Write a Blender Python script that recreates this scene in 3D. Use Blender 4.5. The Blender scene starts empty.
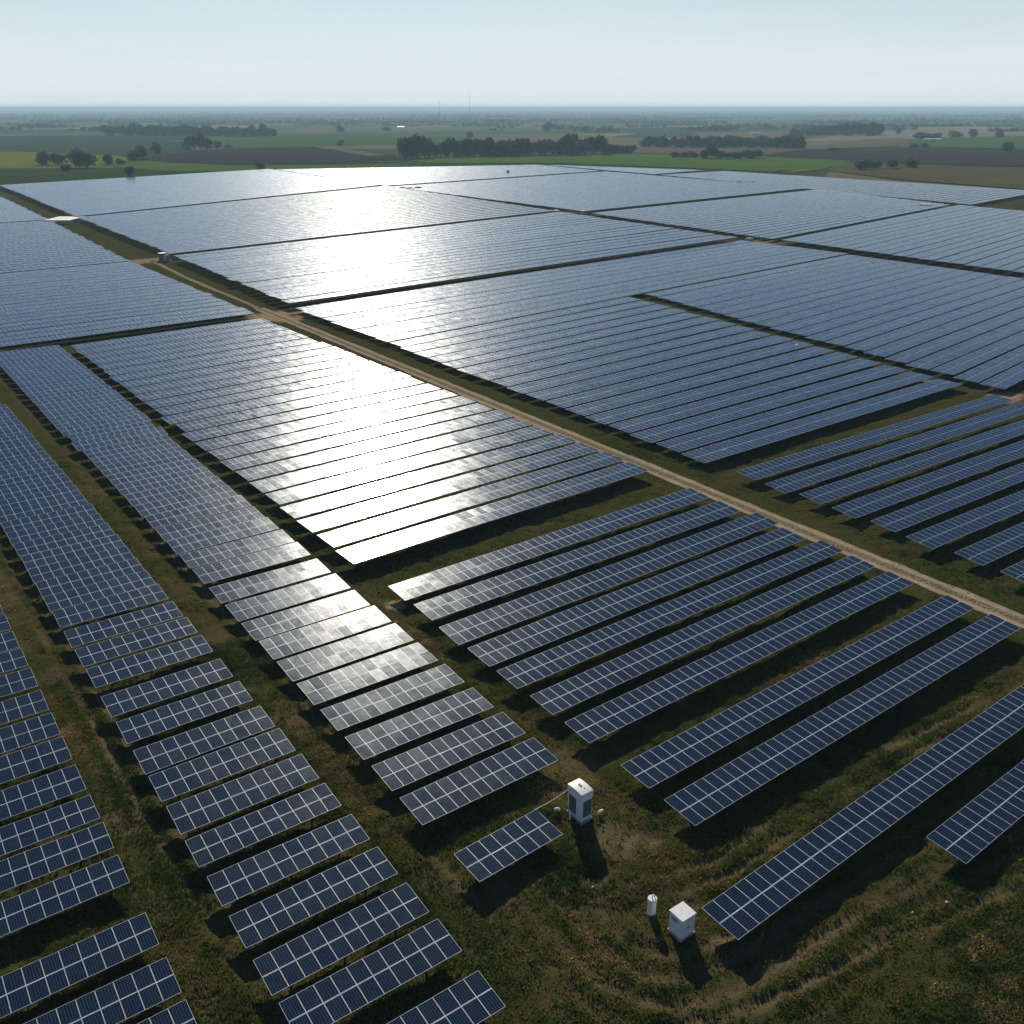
import bpy, bmesh, math, random
import numpy as np
from mathutils import Vector, Matrix

random.seed(7)
rng = np.random.default_rng(11)
S = bpy.context.scene
COL = S.collection
R = math.radians

# ------------------------------------------------------------------ camera
# world axes: +X runs along the table rows, +Y runs along the dirt road away from the viewer
CAM_H = 48.0
AZ = R(35.6)                       # camera heading measured from +X
PITCH = R(23.08)
cam = bpy.data.cameras.new('camera')
cam.sensor_width = 36.0
cam.lens = 948.0 / 1024.0 * 36.0
cam.clip_start = 1.0
cam.clip_end = 90000.0
camo = bpy.data.objects.new('camera', cam)
COL.objects.link(camo)
HEAD = R(54.4)                     # forward direction in world: (cos HEAD, sin HEAD)
camo.location = (0, 0, CAM_H)
camo.rotation_euler = (R(90) - PITCH, 0, HEAD - R(90))
S.camera = camo

# ------------------------------------------------------------------ light
SKY = 0.05
SUN_EL = R(25.5)
SUN_HEAD = HEAD + R(8.0)           # heading of the sun seen from the ground
sd = Vector((math.cos(SUN_HEAD) * math.cos(SUN_EL), math.sin(SUN_HEAD) * math.cos(SUN_EL), math.sin(SUN_EL)))
W = bpy.data.worlds.new('World')
S.world = W
W.use_nodes = True
wt = W.node_tree
bg = wt.nodes['Background']
sky = wt.nodes.new('ShaderNodeTexSky')
sky.sky_type = 'NISHITA'
sky.sun_disc = False
sky.sun_elevation = SUN_EL
sky.sun_rotation = R(90) - SUN_HEAD
sky.altitude = 0
sky.air_density = 1.0
sky.dust_density = 0.3
sky.ozone_density = 4.0
# a milky veil lies along the horizon and thins out upwards
mx = wt.nodes.new('ShaderNodeMix'); mx.data_type = 'RGBA'
mx.inputs[7].default_value = (0.765 / SKY, 0.845 / SKY, 0.860 / SKY, 1)
tc = wt.nodes.new('ShaderNodeTexCoord'); sz = wt.nodes.new('ShaderNodeSeparateXYZ'); wt.links.new(tc.outputs['Generated'], sz.inputs[0])
mr = wt.nodes.new('ShaderNodeValToRGB'); wt.links.new(sz.outputs[2], mr.inputs[0])
VEIL = [(0.0, 1.0), (0.04, 0.95), (0.09, 0.72), (0.16, 0.22), (0.28, 0.0)]
while len(mr.color_ramp.elements) < len(VEIL): mr.color_ramp.elements.new(0.5)
for k_, (p_, v_) in enumerate(VEIL):
    mr.color_ramp.elements[k_].position = p_; mr.color_ramp.elements[k_].color = (v_, v_, v_, 1)
ns = wt.nodes.new('ShaderNodeTexNoise'); ns.inputs['Scale'].default_value = 3.0; ns.inputs['Detail'].default_value = 5.0
mp_ = wt.nodes.new('ShaderNodeMapping'); mp_.inputs['Scale'].default_value = (1.0, 1.0, 9.0)
wt.links.new(tc.outputs['Generated'], mp_.inputs[0]); wt.links.new(mp_.outputs[0], ns.inputs['Vector'])
nm = wt.nodes.new('ShaderNodeMapRange'); wt.links.new(ns.outputs[0], nm.inputs[0])
nm.inputs[1].default_value = 0.3; nm.inputs[2].default_value = 0.7; nm.inputs[3].default_value = -0.06; nm.inputs[4].default_value = 0.06
ad = wt.nodes.new('ShaderNodeMath'); ad.operation = 'ADD'; ad.use_clamp = True
wt.links.new(mr.outputs[0], ad.inputs[0]); wt.links.new(nm.outputs[0], ad.inputs[1]); wt.links.new(ad.outputs[0], mx.inputs[0])
tn = wt.nodes.new('ShaderNodeMix'); tn.data_type = 'RGBA'; tn.blend_type = 'MULTIPLY'; tn.inputs[0].default_value = 1.0
tn.inputs[7].default_value = (0.62, 0.98, 1.30, 1)          # a cool clear sky above the veil
wt.links.new(sky.outputs[0], tn.inputs[6]); wt.links.new(tn.outputs[2], mx.inputs[6])
wt.links.new(mx.outputs[2], bg.inputs[0])
bg.inputs[1].default_value = SKY
sl = bpy.data.lights.new('sun', 'SUN')
sl.energy = 5.0
sl.angle = R(0.53)
sl.color = (1.0, 0.91, 0.76)
so = bpy.data.objects.new('sun', sl)
COL.objects.link(so)
so.rotation_euler = (-sd).to_track_quat('-Z', 'Y').to_euler()
S.view_settings.view_transform = 'Standard'
S.view_settings.look = 'None'
S.view_settings.gamma = 1
S.view_settings.exposure = 0.0
S.cycles.max_bounces = 6
S.cycles.transparent_max_bounces = 8
S.cycles.sample_clamp_indirect = 4

# ------------------------------------------------------------------ pixel of the photograph -> place on the ground
F = 948.0
def px(x, y, z=0.0):
    r, u, f = x - 512.0, 512.0 - y, F
    h = f * math.cos(PITCH) + u * math.sin(PITCH)
    d = u * math.cos(PITCH) - f * math.sin(PITCH)
    t = (CAM_H - z) / -d
    r *= t; h *= t
    return (h * math.cos(HEAD) + r * math.sin(HEAD), h * math.sin(HEAD) - r * math.cos(HEAD))
def dist(p):
    return math.hypot(p[0], p[1])

# ------------------------------------------------------------------ helpers
def tag(o, label=None, cat=None, group=None, kind=None):
    if label: o['label'] = label
    if cat: o['category'] = cat
    if group: o['group'] = group
    if kind: o['kind'] = kind
    return o
def link(o, parent=None):
    COL.objects.link(o)
    if parent is not None: o.parent = parent
    return o
def empty(name, loc, rz=0):
    o = bpy.data.objects.new(name, None)
    o.empty_display_size = 0.3
    o.location = loc
    o.rotation_euler = (0, 0, rz)
    return link(o)
def inst(name, me, parent=None, loc=(0, 0, 0), rot=(0, 0, 0)):
    o = bpy.data.objects.new(name, me)
    o.location = loc
    o.rotation_euler = rot
    return link(o, parent)
def np_mesh(name, V, Fc, mats=(), midx=None, uv=None, attrs=None, smooth=False):
    """V (n,3); Fc (m,k) with one k; uv (m*k,2)"""
    V = np.asarray(V, dtype=np.float32); Fc = np.asarray(Fc, dtype=np.int32)
    me = bpy.data.meshes.new(name)
    m, k = Fc.shape
    me.vertices.add(len(V)); me.vertices.foreach_set('co', V.ravel())
    me.loops.add(m * k); me.loops.foreach_set('vertex_index', Fc.ravel())
    me.polygons.add(m)
    me.polygons.foreach_set('loop_start', np.arange(0, m * k, k, dtype=np.int32))
    me.polygons.foreach_set('loop_total', np.full(m, k, dtype=np.int32))
    for mt in mats: me.materials.append(mt)
    if midx is not None: me.polygons.foreach_set('material_index', np.asarray(midx, dtype=np.int32))
    if uv is not None:
        l = me.uv_layers.new(name='UVMap')
        l.data.foreach_set('uv', np.asarray(uv, dtype=np.float32).ravel())
    for nm, (dom, arr) in (attrs or {}).items():
        a = me.attributes.new(nm, 'FLOAT', dom)
        a.data.foreach_set('value', np.asarray(arr, dtype=np.float32).ravel())
    me.update(calc_edges=True)
    me.polygons.foreach_set('use_smooth', np.full(m, smooth, dtype=bool))
    return me
class MB:
    """collects boxes, tubes and lathes and links them as one mesh"""
    def __init__(s): s.bm = bmesh.new()
    def box(s, c, d, bevel=0.0, rot=None):
        r = bmesh.ops.create_cube(s.bm, size=1.0)
        vs = r['verts']
        bmesh.ops.scale(s.bm, vec=d, verts=vs)
        if bevel > 0:
            es = list({e for v in vs for e in v.link_edges})
            q = bmesh.ops.bevel(s.bm, geom=es, offset=bevel, segments=2, affect='EDGES', profile=0.5)
            vs = list({v for f in q['faces'] for v in f.verts} | {v for v in vs if v.is_valid})
            # gather the whole island
            seen = set(vs); st = list(vs)
            while st:
                v = st.pop()
                for e in v.link_edges:
                    w = e.other_vert(v)
                    if w not in seen: seen.add(w); st.append(w)
            vs = list(seen)
        if rot is not None: bmesh.ops.rotate(s.bm, cent=(0, 0, 0), matrix=rot, verts=vs)
        bmesh.ops.translate(s.bm, vec=c, verts=vs)
        return s
    def bar(s, a, b, w, h=None):
        a = Vector(a); b = Vector(b); d = b - a
        rot = d.to_track_quat('Z', 'Y').to_matrix()
        return s.box((a + b) / 2, (w, h or w, d.length), rot=rot)
    def tube(s, pts, rad, n=8, caps=True):
        rings = []
        P = [Vector(p) for p in pts]
        for i, p in enumerate(P):
            d = (P[min(i + 1, len(P) - 1)] - P[max(i - 1, 0)]).normalized()
            q = d.to_track_quat('Z', 'Y').to_matrix()
            r = rad[i] if isinstance(rad, (list, tuple)) else rad
            rings.append([s.bm.verts.new(p + q @ Vector((math.cos(2 * math.pi * k / n) * r, math.sin(2 * math.pi * k / n) * r, 0))) for k in range(n)])
        for A, B in zip(rings, rings[1:]):
            for k in range(n): s.bm.faces.new((A[k], A[(k + 1) % n], B[(k + 1) % n], B[k]))
        if caps:
            s.bm.faces.new(rings[0][::-1]); s.bm.faces.new(rings[-1])
        return s
    def lathe(s, prof, n=20, c=(0, 0, 0)):
        rings = []
        for r, z in prof:
            rings.append([s.bm.verts.new((c[0] + math.cos(2 * math.pi * k / n) * r, c[1] + math.sin(2 * math.pi * k / n) * r, c[2] + z)) for k in range(n)])
        for A, B in zip(rings, rings[1:]):
            for k in range(n): s.bm.faces.new((A[k], A[(k + 1) % n], B[(k + 1) % n], B[k]))
        s.bm.faces.new(rings[0][::-1]); s.bm.faces.new(rings[-1])
        return s
    def prism(s, prof, y0, y1):
        """profile in XZ swept along Y"""
        A = [s.bm.verts.new((x, y0, z)) for x, z in prof]
        B = [s.bm.verts.new((x, y1, z)) for x, z in prof]
        n = len(prof)
        s.bm.faces.new(A); s.bm.faces.new(B[::-1])
        for k in range(n): s.bm.faces.new((A[k], B[k], B[(k + 1) % n], A[(k + 1) % n]))
        return s
    def mesh(s, name, mat, smooth=False):
        bmesh.ops.recalc_face_normals(s.bm, faces=s.bm.faces)
        me = bpy.data.meshes.new(name)
        s.bm.to_mesh(me); s.bm.free()
        me.materials.append(mat)
        if smooth:
            for f in me.polygons: f.use_smooth = True
        return me
    def build(s, name, mat, parent=None, loc=(0, 0, 0), rot=(0, 0, 0), smooth=False):
        return inst(name, s.mesh(name, mat, smooth), parent, loc, rot)

_ONES = ['', 'first', 'second', 'third', 'fourth', 'fifth', 'sixth', 'seventh', 'eighth', 'ninth', 'tenth', 'eleventh', 'twelfth', 'thirteenth',
         'fourteenth', 'fifteenth', 'sixteenth', 'seventeenth', 'eighteenth', 'nineteenth']
_TENS = {2: ('twenty', 'twentieth'), 3: ('thirty', 'thirtieth'), 4: ('forty', 'fortieth'), 5: ('fifty', 'fiftieth')}
def ordinal(n):
    if n < 20: return _ONES[n]
    t, o = divmod(n, 10)
    return _TENS[t][1] if o == 0 else _TENS[t][0] + '-' + _ONES[o]

def vnoise(x, y, seed=0):
    xi = np.floor(x).astype(np.int64); yi = np.floor(y).astype(np.int64)
    fx = x - xi; fy = y - yi
    fx = fx * fx * (3 - 2 * fx); fy = fy * fy * (3 - 2 * fy)
    def h(a, b):
        n = (a * 374761393 + b * 668265263 + seed * 1442695041) & 0xffffffff
        n = ((n ^ (n >> 13)) * 1274126177) & 0xffffffff
        return ((n ^ (n >> 16)) & 0xffff) / 65535.0
    return (h(xi, yi) * (1 - fx) + h(xi + 1, yi) * fx) * (1 - fy) + (h(xi, yi + 1) * (1 - fx) + h(xi + 1, yi + 1) * fx) * fy
def fbm(x, y, seed=0, o=4):
    s = 0; a = 0.5
    for i in range(o):
        s = s + a * vnoise(x * 2 ** i, y * 2 ** i, seed + i); a *= 0.5
    return s / (1 - 0.5 ** o)

# ------------------------------------------------------------------ materials
class NT:
    def __init__(s, name):
        s.m = bpy.data.materials.new(name); s.m.use_nodes = True
        s.t = s.m.node_tree; s.t.nodes.clear()
        s.out = s.n('ShaderNodeOutputMaterial')
    def n(s, typ, **kw):
        nd = s.t.nodes.new(typ)
        for k, v in kw.items(): setattr(nd, k, v)
        return nd
    def put(s, sock, v):
        if isinstance(v, bpy.types.NodeSocket): s.t.links.new(v, sock)
        elif isinstance(v, tuple) and sock.type == 'RGBA': sock.default_value = (*v, 1.0)[:4]
        else: sock.default_value = v
    def math(s, op, a, b=0.0, c=0.0):
        nd = s.n('ShaderNodeMath', operation=op)
        s.put(nd.inputs[0], a); s.put(nd.inputs[1], b); s.put(nd.inputs[2], c)
        return nd.outputs[0]
    def mix(s, f, a, b):
        nd = s.n('ShaderNodeMix', data_type='RGBA')
        s.put(nd.inputs[0], f); s.put(nd.inputs[6], a); s.put(nd.inputs[7], b)
        return nd.outputs[2]
    def noise(s, scale, vec=None, detail=4, rough=0.55):
        nd = s.n('ShaderNodeTexNoise'); s.put(nd.inputs['Scale'], scale); nd.inputs['Detail'].default_value = detail; nd.inputs['Roughness'].default_value = rough
        if vec is not None: s.put(nd.inputs['Vector'], vec)
        return nd.outputs[0]
    def ramp(s, f, stops, interp='LINEAR'):
        nd = s.n('ShaderNodeValToRGB'); cr = nd.color_ramp; cr.interpolation = interp
        while len(cr.elements) < len(stops): cr.elements.new(0.5)
        for e, (p, c) in zip(cr.elements, stops):
            e.position = p; e.color = (*c, 1) if len(c) == 3 else c
        s.put(nd.inputs[0], f)
        return nd.outputs[0]
    def step(s, f, a, b):
        nd = s.n('ShaderNodeMapRange'); s.put(nd.inputs[0], f); nd.inputs[1].default_value = a; nd.inputs[2].default_value = b
        return nd.outputs[0]
    def attr(s, name):
        nd = s.n('ShaderNodeAttribute'); nd.attribute_name = name
        return nd.outputs['Fac']
    def pos(s): return s.n('ShaderNodeNewGeometry').outputs['Position']
    def bsdf(s, col, rough=0.8, bump=None, bstr=0.3, bdist=0.05, **kw):
        p = s.n('ShaderNodeBsdfPrincipled')
        if not isinstance(rough, bpy.types.NodeSocket) and rough > 0.7: p.inputs['Specular IOR Level'].default_value = 0.0 if rough > 0.85 else 0.05
        s.put(p.inputs['Base Color'], col); s.put(p.inputs['Roughness'], rough)
        for k, v in kw.items(): s.put(p.inputs[k], v)
        if bump is not None:
            b = s.n('ShaderNodeBump'); b.inputs['Strength'].default_value = bstr; b.inputs['Distance'].default_value = bdist
            s.put(b.inputs['Height'], bump); s.t.links.new(b.outputs[0], p.inputs['Normal'])
        s.t.links.new(p.outputs[0], s.out.inputs['Surface'])
        return p

def simple(name, col, rough=0.6, metal=0.0, scale=3.0, var=0.12, dirt=None):
    t = NT(name)
    obj = t.n('ShaderNodeTexCoord').outputs['Object']
    f = t.noise(scale, obj, 5)
    lo = tuple(c * (1 - var) for c in col); hi = tuple(min(1, c * (1 + var)) for c in col)
    c = t.mix(t.step(f, 0.3, 0.7), lo, hi)
    if dirt:
        z = t.noise(scale * 3, obj, 6)
        c = t.mix(t.math('MULTIPLY', t.step(z, 0.5, 0.75), 0.5), c, dirt)
    t.bsdf(c, rough, Metallic=metal)
    return t.m

def panel_material(name, border):
    """blue silicon cells under glass; UV spans one module; border=True adds the pale frame lines by UV (far tables)"""
    t = NT(name)
    uv = t.n('ShaderNodeUVMap').outputs[0]
    sp = t.n('ShaderNodeSeparateXYZ'); t.t.links.new(uv, sp.inputs[0])
    u, v = sp.outputs[0], sp.outputs[1]
    def lines(s, n, w):
        fr = t.math('FRACT', t.math('MULTIPLY', s, n))
        d = t.math('ABSOLUTE', t.math('SUBTRACT', fr, 0.5))
        return t.math('GREATER_THAN', d, 0.5 - w)
    cell = t.math('MAXIMUM', lines(u, 6.0, 0.075), lines(v, 9.0, 0.075))
    # per cell shade
    fl = t.n('ShaderNodeCombineXYZ')
    t.put(fl.inputs[0], t.math('FLOOR', t.math('MULTIPLY', u, 6.0))); t.put(fl.inputs[1], t.math('FLOOR', t.math('MULTIPLY', v, 10.0)))
    rnd = t.n('ShaderNodeObjectInfo').outputs['Random'] if not border else t.attr('rnd')
    t.put(fl.inputs[2], t.math('MULTIPLY', rnd, 37.0))
    wn = t.n('ShaderNodeTexWhiteNoise'); t.t.links.new(fl.outputs[0], wn.inputs['Vector'])
    c = t.mix(wn.outputs['Value'], (0.0008, 0.0065, 0.015), (0.0014, 0.0115, 0.027))
    c = t.mix(t.math('MULTIPLY', rnd, 0.6), c, (0.0016, 0.0078, 0.015))
    c = t.mix(t.math('MULTIPLY', cell, 0.42), c, (0.10, 0.15, 0.23))
    # dust film, uneven
    p = t.pos()
    d1 = t.noise(0.9, p, 6)
    dust = t.math('MULTIPLY', t.step(d1, 0.4, 0.8), 0.012)
    c = t.mix(dust, c, (0.22, 0.2, 0.16))
    r = t.math('ADD', ROUGH, t.math('MULTIPLY', t.step(d1, 0.3, 0.8), 0.05))
    r = t.math('ADD', r, t.math('MULTIPLY', rnd, 0.03))
    sn = t.n('ShaderNodeVectorMath', operation='MULTIPLY'); t.t.links.new(p, sn.inputs[0]); sn.inputs[1].default_value = (3.4, 2.2, 1.0)
    bump = t.noise(1.0, sn.outputs[0], 2)
    if border:
        bx = t.math('MAXIMUM', t.math('ABSOLUTE', t.math('SUBTRACT', u, 0.5)), 0.0)
        by = t.math('ABSOLUTE', t.math('SUBTRACT', v, 0.5))
        bm = t.math('MAXIMUM', t.math('GREATER_THAN', bx, 0.5 - 0.017), t.math('GREATER_THAN', by, 0.5 - 0.011))
        c = t.mix(bm, c, (0.74, 0.76, 0.78))
        r = t.math('MAXIMUM', r, t.math('MULTIPLY', bm, 0.45))
    t.bsdf(c, r, bump, 0.5, 0.008, IOR=1.5, **{'Specular Tint': (0.70, 0.88, 1.0)})
    return t.m

ROUGH = 0.145
M_PANEL = panel_material('panel_glass', False)
M_STRIP = panel_material('panel_glass_framed', True)
M_ALU = simple('aluminium_frame', (0.80, 0.82, 0.84), 0.45, 0.1, 2.0, 0.08)
M_STEEL = simple('galvanised_steel', (0.33, 0.34, 0.35), 0.5, 0.6, 4.0, 0.15)
M_WHITE = simple('white_painted_metal', (0.78, 0.78, 0.76), 0.5, 0.0, 1.5, 0.04, (0.55, 0.50, 0.42))
M_GREYPAINT = simple('grey_painted_metal', (0.34, 0.36, 0.38), 0.55, 0.0, 2.0, 0.08)
M_DARK = simple('dark_louvre', (0.13, 0.16, 0.17), 0.5, 0.2, 6.0, 0.2)
M_CONC = simple('concrete', (0.42, 0.40, 0.36), 0.9, 0.0, 1.2, 0.15, (0.25, 0.22, 0.17))
M_CREAM = simple('cream_wall', (0.62, 0.56, 0.46), 0.8, 0.0, 0.8, 0.08)
M_RUST = simple('rust_brown_metal', (0.16, 0.08, 0.06), 0.7, 0.1, 2.0, 0.2)
M_BARK = simple('bark', (0.07, 0.055, 0.04), 0.9, 0.0, 3.0, 0.25)

def leaf_material(name, a, b):
    t = NT(name)
    f = t.noise(0.35, t.pos(), 4)
    c = t.mix(t.step(f, 0.35, 0.65), a, b)
    p = t.bsdf(c, 0.75)
    tr = t.n('ShaderNodeBsdfTranslucent'); t.put(tr.inputs[0], c)
    mx = t.n('ShaderNodeMixShader'); mx.inputs[0].default_value = 0.35
    t.t.links.new(p.outputs[0], mx.inputs[1]); t.t.links.new(tr.outputs[0], mx.inputs[2]); t.t.links.new(mx.outputs[0], t.out.inputs['Surface'])
    return t.m
M_LEAF = leaf_material('leaves', (0.020, 0.042, 0.014), (0.045, 0.080, 0.022))
M_LEAF2 = leaf_material('olive_leaves', (0.035, 0.048, 0.018), (0.065, 0.080, 0.028))
M_LEAFR = leaf_material('reddish_leaves', (0.09, 0.06, 0.03), (0.14, 0.09, 0.045))

# ground of the site and of the country round it
def ground_material():
    t = NT('meadow_ground')
    p = t.pos()
    n1 = t.noise(0.11, p, 5); n2 = t.noise(0.9, p, 6, 0.65); n3 = t.noise(5.0, p, 5, 0.7)
    g = t.mix(t.step(n1, 0.35, 0.65), (0.056, 0.066, 0.015), (0.082, 0.072, 0.024))
    g = t.mix(t.math('MULTIPLY', t.step(n2, 0.5, 0.72), 0.7), g, (0.095, 0.070, 0.030))
    g = t.mix(t.math('MULTIPLY', t.step(n3, 0.42, 0.62), 0.55), g, (0.022, 0.028, 0.008))
    g = t.mix(t.attr('wear'), g, t.mix(t.step(n3, 0.3, 0.7), (0.115, 0.084, 0.044), (0.20, 0.145, 0.080)))
    sand = t.mix(t.step(n2, 0.3, 0.7), (0.30, 0.205, 0.12), (0.40, 0.28, 0.17))
    g = t.mix(t.attr('sand'), g, sand)
    # countryside: a patchwork of fields
    mp = t.n('ShaderNodeMapping'); t.t.links.new(p, mp.inputs[0]); mp.inputs['Rotation'].default_value = (0, 0, 0.5); mp.inputs['Scale'].default_value = (1 / 620, 1 / 240, 0.0)
    vo = t.n('ShaderNodeTexVoronoi', distance='MINKOWSKI'); vo.inputs['Exponent'].default_value = 6.0; vo.inputs['Scale'].default_value = 1.0; vo.inputs['Randomness'].default_value = 0.85
    t.t.links.new(mp.outputs[0], vo.inputs['Vector'])
    sc = t.n('ShaderNodeSeparateColor'); t.t.links.new(vo.outputs['Color'], sc.inputs[0])
    fld = t.ramp(sc.outputs[0], [(0.0, (0.043, 0.082, 0.031)), (0.20, (0.066, 0.114, 0.041)), (0.36, (0.168, 0.150, 0.090)), (0.50, (0.050, 0.079, 0.036)),
                                 (0.64, (0.240, 0.210, 0.132)), (0.78, (0.072, 0.065, 0.050)), (0.88, (0.120, 0.144, 0.060))], 'CONSTANT')
    fn = t.noise(0.012, p, 5)
    fld = t.mix(t.math('MULTIPLY', t.step(fn, 0.4, 0.7), 0.35), fld, (0.02, 0.034, 0.014))
    g = t.mix(t.attr('country'), g, fld)
    t.bsdf(g, 0.95, t.math('ADD', t.math('MULTIPLY', n2, 0.6), t.math('MULTIPLY', n3, 0.5)), 0.9, 0.25)
    return t.m
M_GROUND = ground_material()

def road_material():
    t = NT('sandy_road')
    p = t.pos()
    n1 = t.noise(0.35, p, 5); n2 = t.noise(3.0, p, 6, 0.7)
    c = t.mix(t.step(n1, 0.3, 0.7), (0.32, 0.245, 0.155), (0.46, 0.36, 0.24))
    c = t.mix(t.math('MULTIPLY', t.step(n2, 0.45, 0.7), 0.5), c, (0.18, 0.14, 0.09))
    a = t.attr('mid')                                   # grassier crown between the wheel tracks
    c = t.mix(t.math('MULTIPLY', a, t.step(n2, 0.3, 0.6)), c, (0.10, 0.085, 0.035))
    t.bsdf(c, 0.95, n2, 0.6, 0.06)
    return t.m
M_ROAD = road_material()

def field_material(name, a, b, furrow=None):
    t = NT(name)
    p = t.pos()
    f = t.noise(0.02, p, 6, 0.6)
    c = t.mix(t.step(f, 0.35, 0.65), a, b)
    f2 = t.noise(0.25, p, 4, 0.6)
    c = t.mix(t.math('MULTIPLY', t.step(f2, 0.45, 0.7), 0.35), c, tuple(x * 0.72 for x in a))
    t.bsdf(c, 0.95)
    return t.m

def grass_material():
    t = NT('grass_blades')
    a = t.attr('tint')
    c = t.ramp(a, [(0.0, (0.050, 0.087, 0.013)), (0.36, (0.118, 0.154, 0.024)), (0.56, (0.174, 0.154, 0.038)), (0.78, (0.249, 0.177, 0.066)), (1.0, (0.448, 0.327, 0.125))])
    p = t.bsdf(c, 0.8)
    tr = t.n('ShaderNodeBsdfTranslucent'); t.put(tr.inputs[0], c)
    mx = t.n('ShaderNodeMixShader'); mx.inputs[0].default_value = 0.35
    t.t.links.new(p.outputs[0], mx.inputs[1]); t.t.links.new(tr.outputs[0], mx.inputs[2]); t.t.links.new(mx.outputs[0], t.out.inputs['Surface'])
    return t.m
M_GRASS = grass_material()

# ------------------------------------------------------------------ ground
def seg_dist(X, Y, pts):
    D = np.full(X.shape, 1e9)
    for (ax, ay), (bx, by) in zip(pts, pts[1:]):
        dx, dy = bx - ax, by - ay
        t = np.clip(((X - ax) * dx + (Y - ay) * dy) / (dx * dx + dy * dy), 0, 1)
        D = np.minimum(D, np.hypot(X - ax - t * dx, Y - ay - t * dy))
    return D
def arc(cx, cy, r, a0, a1, n=14):
    return [(cx + r * math.cos(R(a0 + (a1 - a0) * i / n)), cy + r * math.sin(R(a0 + (a1 - a0) * i / n))) for i in range(n + 1)]
def smooth_path(pix, off=0.0, n=8):
    """a wheel track through these ground points, moved sideways by off metres"""
    P = [np.array(px(*q)) for q in pix]; out = []
    P = [2 * P[0] - P[1]] + P + [2 * P[-1] - P[-2]]
    for a, b, c, d in zip(P, P[1:], P[2:], P[3:]):
        for k in range(n):
            t = k / n
            out.append(0.5 * (2 * b + (c - a) * t + (2 * a - 5 * b + 4 * c - d) * t * t + (3 * b - a - 3 * c + d) * t ** 3))
    out.append(P[-2]); out = np.array(out)
    T = np.gradient(out, axis=0); T /= np.linalg.norm(T, axis=1)[:, None]
    return [tuple(q) for q in out + np.stack([-T[:, 1], T[:, 0]], -1) * off]
LOOP = [(470, 850), (520, 900), (560, 945), (605, 985), (660, 1005), (715, 998), (775, 968), (850, 918), (930, 872), (1040, 815)]
INNER = [(560, 880), (585, 925), (630, 962), (690, 975), (745, 955), (805, 915), (880, 868)]
UPPER = [(600, 900), (640, 880), (690, 868), (730, 850), (800, 800), (880, 752), (1040, 672)]
AISLE = [(60, 420), (150, 520), (240, 620), (330, 720), (420, 822), (500, 915), (560, 990), (600, 1050)]
AISLE2 = [(0, 560), (60, 650), (130, 770), (190, 870), (250, 960), (300, 1040)]
RUTS = [smooth_path(LOOP), smooth_path(LOOP, 1.7), smooth_path(INNER), smooth_path(INNER, 1.6), smooth_path(UPPER), smooth_path(UPPER, -1.6),
        smooth_path(AISLE, -0.8), smooth_path(AISLE, 0.8), smooth_path(AISLE2, -0.7), smooth_path(AISLE2, 0.8),
        smooth_path([(500, 905), (555, 870), (600, 880), (625, 850), (640, 800)]), smooth_path([(640, 1030), (720, 1018), (800, 985), (900, 935), (1040, 880)])]
PATCHES = [(37.1, 38.4, 2.2, 0.75, 'wear'), (40.9, 78.2, 1.0, 1.0, 'sand'), (169.5, 83.0, 3.4, 1.0, 'sand'), (59, 18.5, 1.6, 0.7, 'wear'), (39.5, 47, 2.4, 0.45, 'wear'),
           (23.5, 83, 1.4, 0.45, 'wear'), (24, 66, 1.5, 0.5, 'wear'), (8.6, 61, 1.5, 0.5, 'wear'), (9.3, 85, 1.6, 0.45, 'wear'), (9.2, 51, 1.2, .4, 'wear'),
           (88, 228, 5.0, 1.0, 'sand'), (95, 230.5, 4.0, 1.0, 'sand'), (91, 224, 4, 1.0, 'sand'), (96.5, 343, 4.5, 0.9, 'sand'), (90, 342, 4.0, 0.9, 'sand'), (306.5, 386, 6.0, 0.9, 'sand'), (302, 251, 7, .8, 'sand'), (484, 292, 7, .8, 'sand'),
           (36.8, 31.5, 1.1, .5, 'wear'), (165, 99, 3.5, .6, 'sand')]
def rut_field(X, Y):
    r = np.zeros(X.shape); b = np.zeros(X.shape)
    wob = (fbm(X * 0.15, Y * 0.15, 5) - 0.5) * 0.9
    for pl in RUTS:
        P = np.array(pl)
        m = (X > P[:, 0].min() - 3) & (X < P[:, 0].max() + 3) & (Y > P[:, 1].min() - 3) & (Y < P[:, 1].max() + 3)
        if not m.any(): continue
        d = np.abs(seg_dist(X[m], Y[m], pl) + wob[m] * 0.35)
        br = 0.35 + 0.65 * np.clip((fbm(X[m] * 0.12, Y[m] * 0.12, 31) - 0.35) * 4, 0, 1)
        r[m] = np.maximum(r[m], np.exp(-(d / 0.36) ** 2) * br)
        b[m] = np.maximum(b[m], np.exp(-((d - 0.55) / 0.25) ** 2) * br)
    return r, b
def mown(X, Y):
    """0..1 stripes left by the mower, parallel to the wheel tracks round the cabinets; second value: where they show"""
    d = seg_dist(X, Y, RUTS[0]) + (fbm(X * 0.2, Y * 0.2, 61) - 0.5) * 0.8
    m = np.clip((40 - Y) / 5, 0, 1) * np.clip((X - 22) / 3, 0, 1) * np.clip((9 - d) / 5, 0, 1)
    e = np.abs((X + (fbm(X * 0.2, Y * 0.1, 66) - 0.5) * 1.2) % 4.0 - 2.0)        # strips up the aisles
    al = np.clip((Y - 36) / 5, 0, 1) * (X < 44)
    st = 0.5 + 0.5 * np.sin(d * 2 * math.pi / 1.55)
    st2 = np.clip((e - 0.8) / 0.6, 0, 1)
    return st * m + st2 * al, np.maximum(m, al * 0.6)
def road_flat(X, Y):
    return np.clip((np.abs(X - 91.0) - 3.0) / 1.5, 0, 1)
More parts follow.
